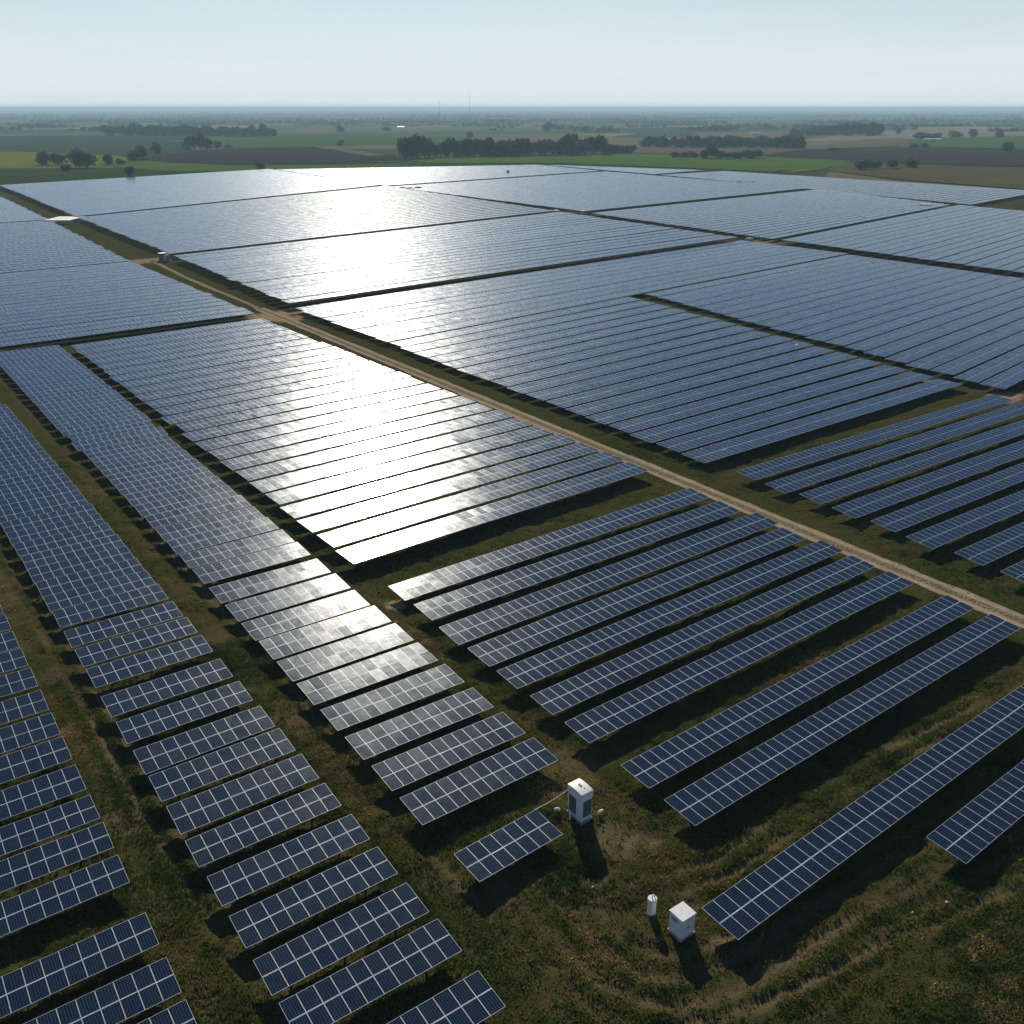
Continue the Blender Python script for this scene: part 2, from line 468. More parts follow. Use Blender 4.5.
def gheight(X, Y):
    dd = np.hypot(X - 35, Y - 50)
    amp = np.clip((230 - dd) / 90, 0, 1) * road_flat(X, Y)
    h = (fbm(X * 0.10, Y * 0.10, 3, 3) - 0.5) * 0.36 + (fbm(X * 0.75, Y * 0.75, 9, 3) - 0.5) * 0.34
    r, b = rut_field(X, Y)
    return (h - 0.11 * r + 0.07 * b) * amp
def axis(a, b, st, far, g, g2=1.25):
    c = list(np.arange(a, b, st))
    s = st; x = c[-1]
    while x < far: s = min(s * g, 4000); x += s; c.append(x)
    s = st; x = c[0]; L = []
    while x > -far: s = min(s * g2, 4000); x -= s; L.append(x)
    return np.array(L[::-1] + c)
FAR = 34000.0
gx = axis(-4, 100, 0.36, FAR, 1.03)
gy = axis(9, 112, 0.36, FAR, 1.02)
X, Y = np.meshgrid(gx, gy)
Z = gheight(X, Y)
rut, berm = rut_field(X, Y)
ms, mm_ = mown(X, Y)
wear = np.clip(np.maximum(rut * 1.0, np.clip((ms - 0.62) * 2.2, 0, 1) * mm_ * 0.4 * np.clip((fbm(X * .25, Y * .25, 71) - .3) * 4, 0, 1)), 0, 1); sand = np.zeros(X.shape)
nz = fbm(X * 0.8, Y * 0.8, 21)
for (cx, cy, r, a, k) in PATCHES:
    d = np.hypot((X - cx), (Y - cy)) / r + (nz - 0.5) * 1.3
    f = np.clip((1.15 - d) * 3, 0, 1) * a
    if k == 'wear': wear = np.maximum(wear, f)
    else: sand = np.maximum(sand, f)
country = np.clip((np.maximum.reduce([-(X + 30) / 40, (Y - 640) / 40 + (X < 93) * 0, (X - 600) / 30, -(Y + 20) / 40])), 0, 1)
nx, ny = len(gx), len(gy)
ii = (np.arange(ny - 1)[:, None] * nx + np.arange(nx - 1)[None, :]).ravel()
gm = np_mesh('ground', np.stack([X, Y, Z], -1).reshape(-1, 3), np.stack([ii, ii + 1, ii + 1 + nx, ii + nx], -1), [M_GROUND],
             attrs={'wear': ('POINT', wear), 'sand': ('POINT', sand), 'country': ('POINT', country)}, smooth=True)
tag(inst('ground', gm), 'dark olive meadow with bare brown patches under the solar tables', 'ground', kind='structure')

# dirt road: a strip with ragged edges that bends with the aisle
def strip(name, pts, w0, mat, z, seed, label, step=0.8, wob=0.7):
    P = []
    for (a, b) in zip(pts, pts[1:]):
        n = max(1, int(math.hypot(b[0] - a[0], b[1] - a[1]) / (step * (1 if a[1] < 230 else 4))))
        for i in range(n): P.append((a[0] + (b[0] - a[0]) * i / n, a[1] + (b[1] - a[1]) * i / n))
    P.append(pts[-1]); P = np.array(P)
    T = np.gradient(P, axis=0); T /= np.linalg.norm(T, axis=1)[:, None]
    N = np.stack([-T[:, 1], T[:, 0]], -1)
    s = np.arange(len(P)) * step
    V = []; mid = []
    K = 9
    for k in range(K):
        f = k / (K - 1) * 2 - 1
        w = w0 / 2 + ((fbm(s * 0.4, s * 0 + (3.1 if f > 0 else 9.7), seed) - 0.5) * wob * abs(f) if abs(f) == 1 else 0)
        q = P + N * (f * w)[:, None] if not np.isscalar(w) else P + N * (f * w)
        zz = z - 0.03 * math.exp(-((abs(f) - 0.5) / 0.2) ** 2) + 0.03
        V.append(np.concatenate([q, np.full((len(P), 1), zz)], 1)); mid.append(np.full(len(P), 1.0 if abs(f) < 0.3 else (0.55 if abs(f) == 1 else 0.0)))
    n = len(P)
    V = np.concatenate(V)
    i = np.arange(n - 1)
    Fc = np.concatenate([np.stack([k * n + i, k * n + i + 1, (k + 1) * n + i + 1, (k + 1) * n + i], -1) for k in range(K - 1)])
    me = np_mesh(name, V, Fc, [mat], attrs={'mid': ('POINT', np.concatenate(mid))}, smooth=True)
    return tag(inst(name, me), label, 'road', kind='structure')
strip('road', [(91.2, 5), (91.2, 60), (91.0, 140), (90.8, 225), (90.6, 240)], 3.0, M_ROAD, 0.02, 4, 'pale sandy dirt road running away between the solar blocks')
strip('path', [(90.8, 240.5), (91.0, 300), (93.0, 338)], 1.3, M_ROAD, 0.02, 8, 'narrow sandy track on the verge beyond the junction')

# ------------------------------------------------------------------ fields
def field(poly, mat, z, label):
    c = np.array([px(x, max(y, 109.6)) for x, y in poly])
    # subdivide the outline and wobble it
    out = []
    for a, b in zip(c, np.roll(c, -1, 0)):
        L = np.linalg.norm(b - a); n = max(1, min(30, int(L / 40)))
        for i in range(n):
            q = a + (b - a) * i / n
            w = min(14, L * 0.02) if i else 0
            out.append(q + rng.normal(0, w * 0.3, 2))
    bm = bmesh.new()
    f = bm.faces.new([bm.verts.new((x, y, z)) for x, y in out])
    bmesh.ops.triangulate(bm, faces=[f])
    bmesh.ops.recalc_face_normals(bm, faces=bm.faces)
    me = bpy.data.meshes.new('field'); bm.to_mesh(me); bm.free(); me.materials.append(mat)
    for p in me.polygons:
        if p.normal.z < 0: p.flip()
    return tag(inst('field', me), label, 'field', kind='structure')
f_yel = field_material('yellow_green_crop', (0.124, 0.158, 0.013), (0.166, 0.185, 0.018))
f_dgr = field_material('dark_green_crop', (0.030, 0.055, 0.017), (0.051, 0.070, 0.021))
f_bgr = field_material('bright_green_crop', (0.063, 0.129, 0.018), (0.095, 0.158, 0.024))
f_plo = field_material('ploughed_earth', (0.034, 0.029, 0.023), (0.052, 0.043, 0.030))
f_tan = field_material('stubble', (0.133, 0.106, 0.056), (0.176, 0.146, 0.082))
f_ggr = field_material('grey_green_crop', (0.034, 0.062, 0.024), (0.052, 0.081, 0.030))
f_grn = field_material('mid_green_crop', (0.052, 0.106, 0.024), (0.072, 0.123, 0.030))
f_otn = field_material('brown_stubble', (0.089, 0.075, 0.028), (0.114, 0.095, 0.037))
f_pnk = field_material('pinkish_stubble', (0.124, 0.093, 0.057), (0.155, 0.123, 0.076))
FIELDS = [
 ([(-120, 138), (60, 135), (185, 142), (192, 150), (120, 156), (0, 153), (-120, 153)], f_ggr, 'grey green field behind the yellow field'),
 ([(-120, 153), (0, 152), (40, 152), (120, 156), (150, 163), (110, 168), (0, 168.5), (-120, 169)], f_yel, 'yellow green field behind the row of round trees'),
 ([(-120, 169), (0, 168.5), (110, 168), (170, 171), (268, 172), (120, 181), (0, 188), (-120, 197)], f_dgr, 'dark grassy strip along the far edge of the array'),
 ([(92, 165), (150, 161), (230, 166), (330, 165.2), (400, 164.2), (400, 166.5), (262, 172), (165, 171)], f_bgr, 'bright green grass strip below the ploughed field'),
 ([(138, 160), (180, 153), (222, 149.5), (330, 146.5), (395, 155), (402, 160), (330, 164.6), (240, 165), (170, 163)], f_plo, 'dark ploughed field behind the left of the array'),
 ([(312, 146.5), (330, 145.8), (388, 155.5), (368, 156.2)], f_tan, 'pale strip across the ploughed field'),
 ([(200, 137), (320, 134), (470, 137), (470, 143), (330, 146), (222, 149)], f_grn, 'green field before the far wood belt'),
 ([(470, 136), (560, 134), (650, 139), (640, 150), (520, 148), (470, 144)], f_tan, 'pale stubble field behind the long tree belt'),
 ([(402, 160), (520, 157), (640, 154), (770, 156), (855, 162), (822, 170), (792, 173.5), (700, 169), (560, 163.5), (430, 164)], f_bgr, 'bright green field along the far right edge of the array'),
 ([(762, 157), (800, 151), (890, 147.5), (1024, 150), (1120, 152), (1120, 170), (1024, 167.5), (900, 164), (860, 162)], f_plo, 'dark ploughed field at the right'),
 ([(835, 165), (860, 163), (905, 165), (1024, 168.5), (1120, 171), (1120, 207), (1024, 190), (900, 180.5), (826, 171)], f_otn, 'brown stubble field at the right edge'),
 ([(600, 147), (640, 148), (800, 149), (860, 140), (905, 138), (900, 146.5), (800, 150.5), (760, 156), (640, 153.5), (600, 153)], f_pnk, 'pinkish stubble field beyond the green field'),
 ([(905, 140), (960, 138), (1024, 138), (1120, 139), (1120, 151), (1024, 149.5), (905, 147)], f_grn, 'green field far right behind the ploughed earth'),
 ([(690, 134), (800, 131), (830, 137), (800, 140), (700, 139)], f_tan, 'pale field behind the right wood'),
]
for i, (pl, m, lb) in enumerate(FIELDS): field(pl, m, 0.10 + 0.06 * i, lb)
bpy.data.objects['ground'].data.update()

# ------------------------------------------------------------------ solar tables
TILT = R(-4.0); TILT_FLAT = R(-0.9)                     # the far long edge is the higher one
def module_mesh(w, l, cache={}):
    k = (round(w, 3), round(l, 3))
    if k in cache: return cache[k]
    fr, th, rec = 0.014, 0.040, 0.006
    def ring(x, y, z): return [(-x, -y, z), (x, -y, z), (x, y, z), (-x, y, z)]
    V = ring(w / 2, l / 2, 0) + ring(w / 2 - fr, l / 2 - fr, 0) + ring(w / 2 - fr, l / 2 - fr, -rec) + ring(w / 2, l / 2, -th)
    Fc = []; mi = []
    for i in range(4):
        j = (i + 1) % 4
        Fc += [(i, j, 4 + j, 4 + i), (4 + i, 4 + j, 8 + j, 8 + i), (j, i, 12 + i, 12 + j)]; mi += [1, 1, 1]
    Fc += [(8, 9, 10, 11), (15, 14, 13, 12)]; mi += [0, 1]
    uv = np.zeros((len(Fc) * 4, 2)); uv[12 * 4:13 * 4] = [(0, 0), (1, 0), (1, 1), (0, 1)]
    cache[k] = np_mesh('module', V, Fc, [M_PANEL, M_ALU], mi, uv)
    return cache[k]
def row_arrays(n, w, l, y0, jit, z0=0.0):
    """one line of n modules starting at y0 (local), each a framed quad with its own small tilt, over a thin slab"""
    cx = (np.arange(n) - (n - 1) / 2) * w
    a = rng.normal(0, jit, n); b = rng.normal(0, jit, n)
    q = np.array([(-1, -1), (1, -1), (1, 1), (-1, 1)]) * 0.5
    V = np.zeros((n, 4, 3))
    V[:, :, 0] = cx[:, None] + q[None, :, 0] * (w - 0.02)
    V[:, :, 1] = y0 + l / 2 + q[None, :, 1] * l
    V[:, :, 2] = z0 + q[None, :, 0] * w * a[:, None] + q[None, :, 1] * l * b[:, None]
    V = V.reshape(-1, 3)
    Fc = np.arange(n * 4).reshape(n, 4)
    uv = np.tile([(0, 0), (1, 0), (1, 1), (0, 1)], (n, 1))
    rnd = np.repeat(rng.random(n), 1)
    # slab under
    hx = n * w / 2 - 0.01
    B = np.array([(-hx, y0, z0 - 0.03), (hx, y0, z0 - 0.03), (hx, y0 + l, z0 - 0.03), (-hx, y0 + l, z0 - 0.03),
                  (-hx, y0, z0 - 0.08), (hx, y0, z0 - 0.08), (hx, y0 + l, z0 - 0.08), (-hx, y0 + l, z0 - 0.08)])
    o = len(V)
    BF = np.array([(0, 1, 2, 3), (7, 6, 5, 4), (0, 4, 5, 1), (1, 5, 6, 2), (2, 6, 7, 3), (3, 7, 4, 0)]) + o
    V = np.concatenate([V, B]); Fc = np.concatenate([Fc, BF])
    uv = np.concatenate([uv, np.full((24, 2), 0.5)])
    mi = np.concatenate([np.zeros(n, int), np.ones(6, int)])
    rnd = np.concatenate([rnd, np.zeros(6)])
    return V, Fc, mi, uv, rnd
def row_mesh(name, n, w, l, y0, jit):
    V, Fc, mi, uv, rnd = row_arrays(n, w, l, y0, jit)
    return np_mesh(name, V, Fc, [M_STRIP, M_ALU], mi, uv, {'rnd': ('FACE', rnd)})
def post_mesh(h, cache={}):
    k = round(h, 2)
    if k not in cache:
        cache[k] = MB().box((0, 0, -h / 2 - 0.25), (0.10, 0.14, h + 0.5)).mesh('post', M_STEEL)
    return cache[k]
def beam_mesh(L, D, cache={}):
    k = (round(L, 2), round(D, 2))
    if k not in cache:
        m = MB()
        for y in (-D * 0.30, D * 0.30): m.box((0, y, -0.115), (L - 0.1, 0.06, 0.07))
        n = max(2, int(round(L / 3.6)))
        for i in range(n):
            x = -L / 2 + L * (i + 0.5) / n
            m.box((x, 0, -0.20), (0.07, D * 0.86, 0.09))
        cache[k] = m.mesh('support_frame', M_STEEL)
    return cache[k]
def rail_mesh(L, cache={}):
    k = round(L, 2)
    if k not in cache: cache[k] = MB().box((0, 0, -0.035), (L, 0.075, 0.03)).mesh('centre_rail', M_ALU)
    return cache[k]

TABLES = []     # dictionaries; sorted by distance later
def table(PL, PR, depth, z, mode, label, group, block, jit=0.0045, mod=1.03):
    """PL, PR: near-edge ends of the table; depth: horizontal depth of the slope"""
    PL = np.array(PL, float); PR = np.array(PR, float)
    TABLES.append(dict(PL=PL, PR=PR, depth=depth, z=z, mode=mode, label=label, group=group, block=block, jit=jit, mod=mod))

def build_table(t):
    PL, PR, depth, z, mode = t['PL'], t['PR'], t['depth'], t['z'], t['mode']
    d = PR - PL; L0 = np.linalg.norm(d); d /= L0; nrm = np.array((-d[1], d[0]))
    n = max(3, int(round(L0 / t['mod']))); w = t['mod']; L = n * w
    c = (PL + PR) / 2 + nrm * depth / 2
    ang = math.atan2(d[1], d[0])
    far = mode == 'single' or t['block'] in 'DGK'
    z = z + float(rng.normal(0, 0.015 if far else 0.03))
    slope = depth / math.cos(TILT)
    gap = 0.055
    l = (slope - gap) / 2
    jt = t['jit']
    tilt = (TILT_FLAT - (R(0.8) if t['block'] in ('J1', 'D') else 0) if far else TILT + (R(0.8) if t['block'] == 'C' else 0)) + float(rng.normal(0, R(0.15 if far else 0.22))); roll = float(rng.normal(0, R(0.03 if far else 0.15)))
    root = empty('solar_table', (c[0], c[1], 0.0), ang)
    tag(root, t['label'], 'solar table', t['group'])
    rot = (-tilt, roll, 0)
    if mode == 'single':
        bpy.data.objects.remove(root)
        A = row_arrays(n, w, l, -slope / 2, jt); B = row_arrays(n, w, l, gap / 2, jt)
        V = np.concatenate([A[0], B[0]]); Fc = np.concatenate([A[1], B[1] + len(A[0])])
        me = np_mesh('solar_table', V, Fc, [M_STRIP, M_ALU], np.concatenate([A[2], B[2]]), np.concatenate([A[3], B[3]]), {'rnd': ('FACE', np.concatenate([A[4], B[4]]))})
        o = inst('solar_table', me, None, (c[0], c[1], z), (-tilt, roll, ang))
        tag(o, t['label'], 'solar table', t['group'])
        # posts are joined to this far table
        return o
    E = Matrix.Rotation(roll, 4, 'Y') @ Matrix.Rotation(-tilt, 4, 'X')
    # children carry the slope
    def child(name, me, loc, r=(0, 0, 0)):
        o = inst(name, me, root)
        m = Matrix.Translation((0, 0, z)) @ Matrix.Rotation(roll, 4, 'Y') @ Matrix.Rotation(-tilt, 4, 'X') @ Matrix.Translation(loc) @ Matrix.Rotation(r[0], 4, 'X') @ Matrix.Rotation(r[1], 4, 'Y')
        o.matrix_local = m
        return o
    if mode == 'modules':
        mm = module_mesh(w - 0.014, l)
        for k in range(2):
            y = (-slope / 2 + l / 2) if k == 0 else (gap / 2 + l / 2)
            for i in range(n):
                child('module', mm, ((i - (n - 1) / 2) * w, y, float(rng.normal(0, .003))), (float(rng.normal(0, jt)), float(rng.normal(0, jt))))
    else:
        child('module_row', row_mesh('module_row', n, w, l, -slope / 2, jt), (0, 0, 0))
        child('module_row', row_mesh('module_row', n, w, l, gap / 2, jt), (0, 0, 0))
    child('centre_rail', rail_mesh(L), (0, 0, 0))
    child('support_frame', beam_mesh(L, slope), (0, 0, 0))
    np_ = max(2, int(round(L / (3.6 if mode == 'modules' else 6))))
    pm = post_mesh(z)
    for i in range(np_):
        x = -L / 2 + L * (i + 0.5) / np_
        o = inst('post', pm, root, (x, 0, z - 0.24 - x * math.sin(roll)))
    return root

def lerp(a, b, t): return (a[0] + (b[0] - a[0]) * t, a[1] + (b[1] - a[1]) * t)
def wig(s): return float(rng.normal(0, s))
# --- columns at the left: separate short tables
NOUN = 'short two-deep solar table'
colA = [35.6, 39.6, 43.3, 47.4, 53.8, 57.55, 61.2, 65.2, 69.55, 73.6, 77.9, 82.2, 86.4, 90.5, 94.6, 98.7, 102.8]
for i, v in enumerate(colA):
    table((-4.05, v + wig(.03)), (7.6 - (v - 53) * 0.009, v + wig(.03)), 2.8 if v < 62 else 3.2, 1.1, 'modules' if v < 72 else 'rows',
          f'{NOUN}, {ordinal(i + 1)} from the front in the column at the left edge', 'solar tables in the column at the left edge', 'A')
colB = [31.6, 36.3, 40.0, 44.1, 48.1, 52.3, 56.15, 60.4, 64.4, 69.1, 73.6, 79.0, 83.15, 87.4] + [92.0 + 3.95 * k for k in range(27)]
for i, v in enumerate(colB):
    f = min(1, max(0, (v - 40) / 145))
    dep = 2.8 if v < 56 else (3.2 if v < 91 else 3.5)
    table((11.55 - 1.2 * f + wig(.04), v + wig(.03)), (22.3 - 2.0 * f ** 1.5 + wig(.04), v + wig(.03)), dep, 1.1, 'modules' if v < 92 else 'rows',
          f'{NOUN}, {ordinal(i + 1)} from the front in the second column from the left', 'solar tables in the second column from the left', 'B', mod=1.055)
colC = [47.15, 51.6, 56.15, 60.75, 65.2, 69.7, 74.1, 78.5, 83.0, 87.7, 93.0] + [97.6 + 4.42 * k for k in range(28)]
for i, v in enumerate(colC):
    f = min(1, max(0, (v - 90) / 130))
    dep = 3.25 if v < 62 else (3.6 if v < 92 else (3.7 if v < 145 else 3.95))
    table((26.05 - 1.6 * f + wig(.04), v + wig(.03)), (38.15 + 0.2 * f + wig(.04), v + wig(.03)), dep, 1.1, 'modules' if v < 80 else 'rows',
          f'{NOUN}, {ordinal(i + 1)} from the front in the third column from the left', 'solar tables in the third column from the left', 'C')
# --- the lone table and the front block left of the road
table((26.2, 40.3), (33.45, 40.6), 2.95, 1.1, 'modules', 'lone short solar table standing by itself beside the tall white cabinet', None, 'E', mod=1.035)
table((36.3, 27.05), (89.0, 28.9), 2.95, 1.15, 'modules', 'long solar table nearest the square white cabinet, running off the right edge', 'solar tables in the front block left of the road', 'E')
table((53.8, 22.5), (90.0, 23.7), 2.95, 1.15, 'modules', 'solar table cut off by the right edge, frontmost of the block left of the road', 'solar tables in the front block left of the road', 'E')
rowsE = [35.7, 40.6, 47.4, 52.2, 57.0, 61.6, 66.4, 71.9, 77.2]
for i, v in enumerate(rowsE):
    table((41.45 + wig(.08), v), (88.0 + wig(.3), v + 1.2), 3.1 if v < 60 else 3.5, 1.15, 'modules',
          f'long solar table, {ordinal(i + 1)} from the front among the nine between tall cabinet and road', 'solar tables in the front block left of the road', 'E')
# --- right of the road, foreground
rowsF = [34.8, 41.0, 46.7, 52.3, 57.9, 63.2, 68.6, 74.0, 79.4]
for i, v in enumerate(rowsF[1:]):
    table((98.0 + wig(.3), v), (164.5 + wig(.6), v - 0.4), 3.45, 1.2, 'rows',
          f'long solar table, {ordinal(i + 1)} from the front in the spaced group right of the road', 'spaced solar tables right of the road', 'F')
def block(name, NL, NR, FR, FL, n, fill, z, mode, what, group, jit=0.008, rag=0.2, skip=()):
    for i in range(n):
        t0, t1 = i / n, (i + fill) / n
        a, b = lerp(NL, FL, t0), lerp(NR, FR, t0)
        c = lerp(NL, FL, t1)
        d = np.array(b) - np.array(a); nr = np.array((-d[1], d[0])) / np.linalg.norm(d)
        dep = float((np.array(c) - np.array(a)) @ nr)
        o1, o2 = wig(rag), wig(rag)
        u = d / np.linalg.norm(d)
        table(np.array(a) + u * o1, np.array(b) + u * o2, dep, z, mode, f'{what[0]}, {ordinal(i + 1)} row {what[1]}', group, name, jit)
block('D', (41.1, 87.5), (88.3, 90.2), (84.0, 222.3), (40.2, 218.8), 25, 0.78, 1.3, 'rows', ('long solar table', 'in the glaring block behind the third column'), 'solar tables in the glaring block left of the road', .008, .15)
block('G', (97.5, 88.2), (167.2, 90.4), (177.3, 193.2), (97.3, 182.3), 17, 0.83, 1.05, 'rows', ('long solar table', 'in the wide block right of the road'), 'solar tables in the wide block right of the road', .008)
block('K', (170.5, 84.0), (293, 104.0), (293.5, 208), (184, 193.6), 20, 0.85, 1.0, 'rows', ('long solar table', 'in the right-edge block beyond the narrow aisle'), 'solar tables in the right-edge block')
block('GK', (97.3, 182.6), (295, 209.5), (291.5, 255.8), (96.6, 230.4), 9, 0.83, 1.05, 'single', ('very long table', 'just behind both blocks right of the road'), 'very long solar tables behind the wide block')
block('J1', (96.4, 233.2), (291.5, 257.5), (297, 376), (99.2, 335.2), 20, 0.79, 2.0, 'single', ('distant solar table', 'in the bright block beyond the track junction'), 'solar tables in the bright far block')
block('I1', (10, 224.5), (85.0, 228.3), (84.4, 335), (36, 332), 21, 0.79, 1.35, 'single', ('solar table', 'in the far left block behind the column tops'), 'solar tables in the far left block')
block('L1', (299.5, 132), (480, 170), (490, 285), (302.5, 245.0), 21, 0.85, 1.7, 'single', ('distant solar table', 'in the far right block beyond the dark hedge line'), 'solar tables in the far right block')
block('I2', (36, 333.0), (84.4, 336.2), (90, 486), (62, 484), 28, 0.74, 1.35, 'single', ('small distant solar table', 'in the narrow block left of the pale roofed shed'), 'solar tables in the narrow far left block')
block('J2', (99.5, 340.5), (298.5, 381.5), (309, 573), (102.6, 484.5), 33, 0.74, 2.0, 'single', ('thin distant solar table', 'in the middle far block'), 'far solar tables', .008)
block('L1b', (303.5, 250), (491, 290), (521.5, 396), (309, 367), 22, 0.74, 1.4, 'single', ('thin distant solar table', 'in the right far block'), 'far solar tables')
block('I3', (64, 486.5), (90, 488.5), (94.5, 640), (84, 640), 28, 0.82, 1.35, 'single', ('thin distant solar table', 'in the far left corner'), 'far solar tables')
block('J3', (103, 489.5), (309.5, 580), (319.5, 789), (108.3, 722), 46, 0.82, 2.0, 'single', ('thin distant solar table', 'in the farthest left block'), 'far solar tables', .008)
block('L2', (312, 375.5), (519, 406), (531, 612), (312, 571), 38, 0.74, 1.4, 'single', ('thin distant solar table', 'in the far middle right block'), 'far solar tables')
block('L3', (314, 580), (532, 620), (541, 716), (324, 790), 26, 0.82, 1.4, 'single', ('thin distant solar table', 'in the farthest middle block'), 'far solar tables', .008)
block('L4', (500, 284), (618, 306), (611, 560), (536, 556), 48, 0.74, 1.4, 'single', ('thin distant solar table', 'in the farthest right block'), 'far solar tables')
block('L5', (537, 563), (605, 578), (553, 700), (546, 712), 26, 0.82, 1.4, 'single', ('thin distant solar table', 'in the farthest right block'), 'far solar tables')

INDIV = {'A', 'B', 'C', 'D', 'E', 'F', 'G', 'K', 'GK', 'J1', 'I1', 'L1'}
acc = [[], [], [], [], []]; off = 0
n_ind = 0
for t in TABLES:
    if t['block'] in INDIV:
        build_table(t); n_ind += 1
    else:
        PL, PR = t['PL'], t['PR']
        d = PR - PL; L0 = np.linalg.norm(d); d /= L0; nr = np.array((-d[1], d[0]))
        w = 2.06; n = max(2, int(round(L0 / w)))
        sl_ = t['depth'] / math.cos(TILT); l = (sl_ - 0.07) / 2
        c = (PL + PR) / 2 + nr * t['depth'] / 2
        for y0 in (-sl_ / 2, 0.035):
            V, Fc, mi, uv, rnd = row_arrays(n, w, l, y0, t['jit'])
            uv = uv.copy(); uv[:n * 4, 0] *= 1.0
            tl = (R(-1.6) if t['block'] in ('J2', 'J3', 'L2', 'L3') else TILT_FLAT) + wig(R(0.15))
            ct, st = math.cos(-tl), math.sin(-tl)
            y = V[:, 1] * ct - V[:, 2] * st; zz = V[:, 1] * st + V[:, 2] * ct
            P = np.stack([c[0] + V[:, 0] * d[0] + y * nr[0], c[1] + V[:, 0] * d[1] + y * nr[1], t['z'] + zz], -1)
            acc[0].append(P); acc[1].append(Fc + off); acc[2].append(mi); acc[3].append(uv); acc[4].append(rnd)
            off += len(P)
print('tables individual', n_ind, 'of', len(TABLES))
me = np_mesh('distant_solar_tables', np.concatenate(acc[0]), np.concatenate(acc[1]), [M_STRIP, M_ALU], np.concatenate(acc[2]), np.concatenate(acc[3]), {'rnd': ('FACE', np.concatenate(acc[4]))})
tag(inst('distant_solar_tables', me), 'hundreds of thin far rows of solar tables reaching the country edge', 'solar tables', kind='stuff')

# ------------------------------------------------------------------ grass
def shade_keep(Xs, Ys):
    """0..1 how much grass to keep: thin on road, ruts and bare patches"""
    k = np.ones(Xs.shape)
    k *= np.clip(np.maximum((np.abs(Xs - 91.0) - 1.2) / 0.7, 0.16 * (np.abs(Xs - 91.0) < 0.35)), 0.015, 1)
    r, _ = rut_field(Xs, Ys)
    k *= 1 - 0.97 * r
    st, sm = mown(Xs, Ys); k *= 1 - 0.6 * sm * st
    nz = fbm(Xs * 0.8, Ys * 0.8, 21)
    for (cx, cy, rr, a, _) in PATCHES:
        d = np.hypot(Xs - cx, Ys - cy) / rr + (nz - 0.5) * 1.3
        k *= 1 - np.clip((1.15 - d) * 3, 0, 1) * a * 0.9
    k *= 0.25 + 0.75 * np.clip((fbm(Xs * 0.35, Ys * 0.35, 77) - 0.32) * 5, 0, 1)
    return k
N = 480000
ang = rng.uniform(-0.66, 0.66, N); rad = np.sqrt(rng.uniform(36 ** 2, 150 ** 2, N) )
rad = np.where(rng.random(N) < 0.45, np.sqrt(rng.uniform(36 ** 2, 85 ** 2, N)), rad)
Xs = rad * np.cos(HEAD - ang); Ys = rad * np.sin(HEAD - ang)
keep = rng.random(N) < shade_keep(Xs, Ys)
Xs, Ys, rad = Xs[keep], Ys[keep], rad[keep]
if len(Xs) > 190000: Xs, Ys, rad = Xs[:190000], Ys[:190000], rad[:190000]
N = len(Xs); Zs = gheight(Xs, Ys)
big = fbm(Xs * 0.22, Ys * 0.22, 41); _st, _sm = mown(Xs, Ys); tint = np.clip((fbm(Xs * 0.13, Ys * 0.13, 51) - 0.31) * 1.5 + (fbm(Xs * 0.6, Ys * 0.6, 57) - 0.5) * 0.7 + _sm * (_st - 0.35) * 0.45 + rng.normal(0, 0.15, N), 0, 1)
straw = np.zeros(N)
for (sx, sy, sr) in ((985, 945, 1.3), (975, 955, 0.9), (1000, 1010, 1.6), (1010, 985, 0.9), (940, 990, 1.0), (925, 935, 0.7), (705, 1000, 0.7), (590, 955, 0.8), (640, 780, 1.0), (690, 870, 0.9)):
    q_ = px(sx, sy); straw = np.maximum(straw, np.clip((1.3 - np.hypot(Xs - q_[0], Ys - q_[1]) / sr) * 1.3, 0, 1) * (rng.random(N) < 0.55))
tint = np.clip(np.maximum(tint, straw * 0.95), 0, 1)
hgt = (0.06 + 0.17 * np.clip(big - 0.25, 0, 1)) * rng.uniform(0.6, 1.6, N)
NB = 5
VV = np.zeros((N, NB, 3, 3)); 
for b in range(NB):
    a = rng.uniform(0, 2 * math.pi, N); lean = rng.uniform(0.3, 1.3, N); wd = rng.uniform(0.035, 0.09, N)
    bx = Xs + rng.normal(0, 0.12, N); by = Ys + rng.normal(0, 0.12, N)
    tx, ty = np.cos(a), np.sin(a)
    VV[:, b, 0] = np.stack([bx - ty * wd, by + tx * wd, Zs - 0.04], -1)
    VV[:, b, 1] = np.stack([bx + ty * wd, by - tx * wd, Zs - 0.04], -1)
    VV[:, b, 2] = np.stack([bx + tx * lean * hgt, by + ty * lean * hgt, Zs + hgt * rng.uniform(0.7, 1.1, N)], -1)
gme = np_mesh('grass', VV.reshape(-1, 3), np.arange(N * NB * 3).reshape(-1, 3), [M_GRASS], attrs={'tint': ('FACE', np.repeat(tint, NB))})
tag(inst('grass', gme), 'short olive and straw coloured grass between the solar tables', 'grass', kind='stuff')
print('tufts', N)

# ------------------------------------------------------------------ cabinets in the foreground
# square white cabinet
r = empty('equipment_cabinet', (34.77, 30.19, 0))
tag(r, 'low square white equipment cabinet with flat roof beside the long solar table', 'cabinet')
MB().box((0, 0, 0.06), (1.30, 1.25, 0.24), 0.02).build('plinth', M_CONC, r)
MB().box((0, 0, 0.92), (1.14, 1.10, 1.50), 0.02).build('body', M_WHITE, r)
MB().box((0, 0, 1.70), (1.24, 1.20, 0.07), 0.02).build('roof', M_WHITE, r)
for sgn in (-1, 1):
    d = MB().box((sgn * 0.275, -0.556, 0.93), (0.53, 0.025, 1.36), 0.008).build('door', M_WHITE, r)
    MB().box((sgn * 0.06, -0.585, 0.95), (0.03, 0.035, 0.16), 0.006).build('handle', M_DARK, d)
m = MB()
for k in range(6): m.box((-0.578, 0.1, 1.18 + k * 0.05), (0.02, 0.5, 0.022))
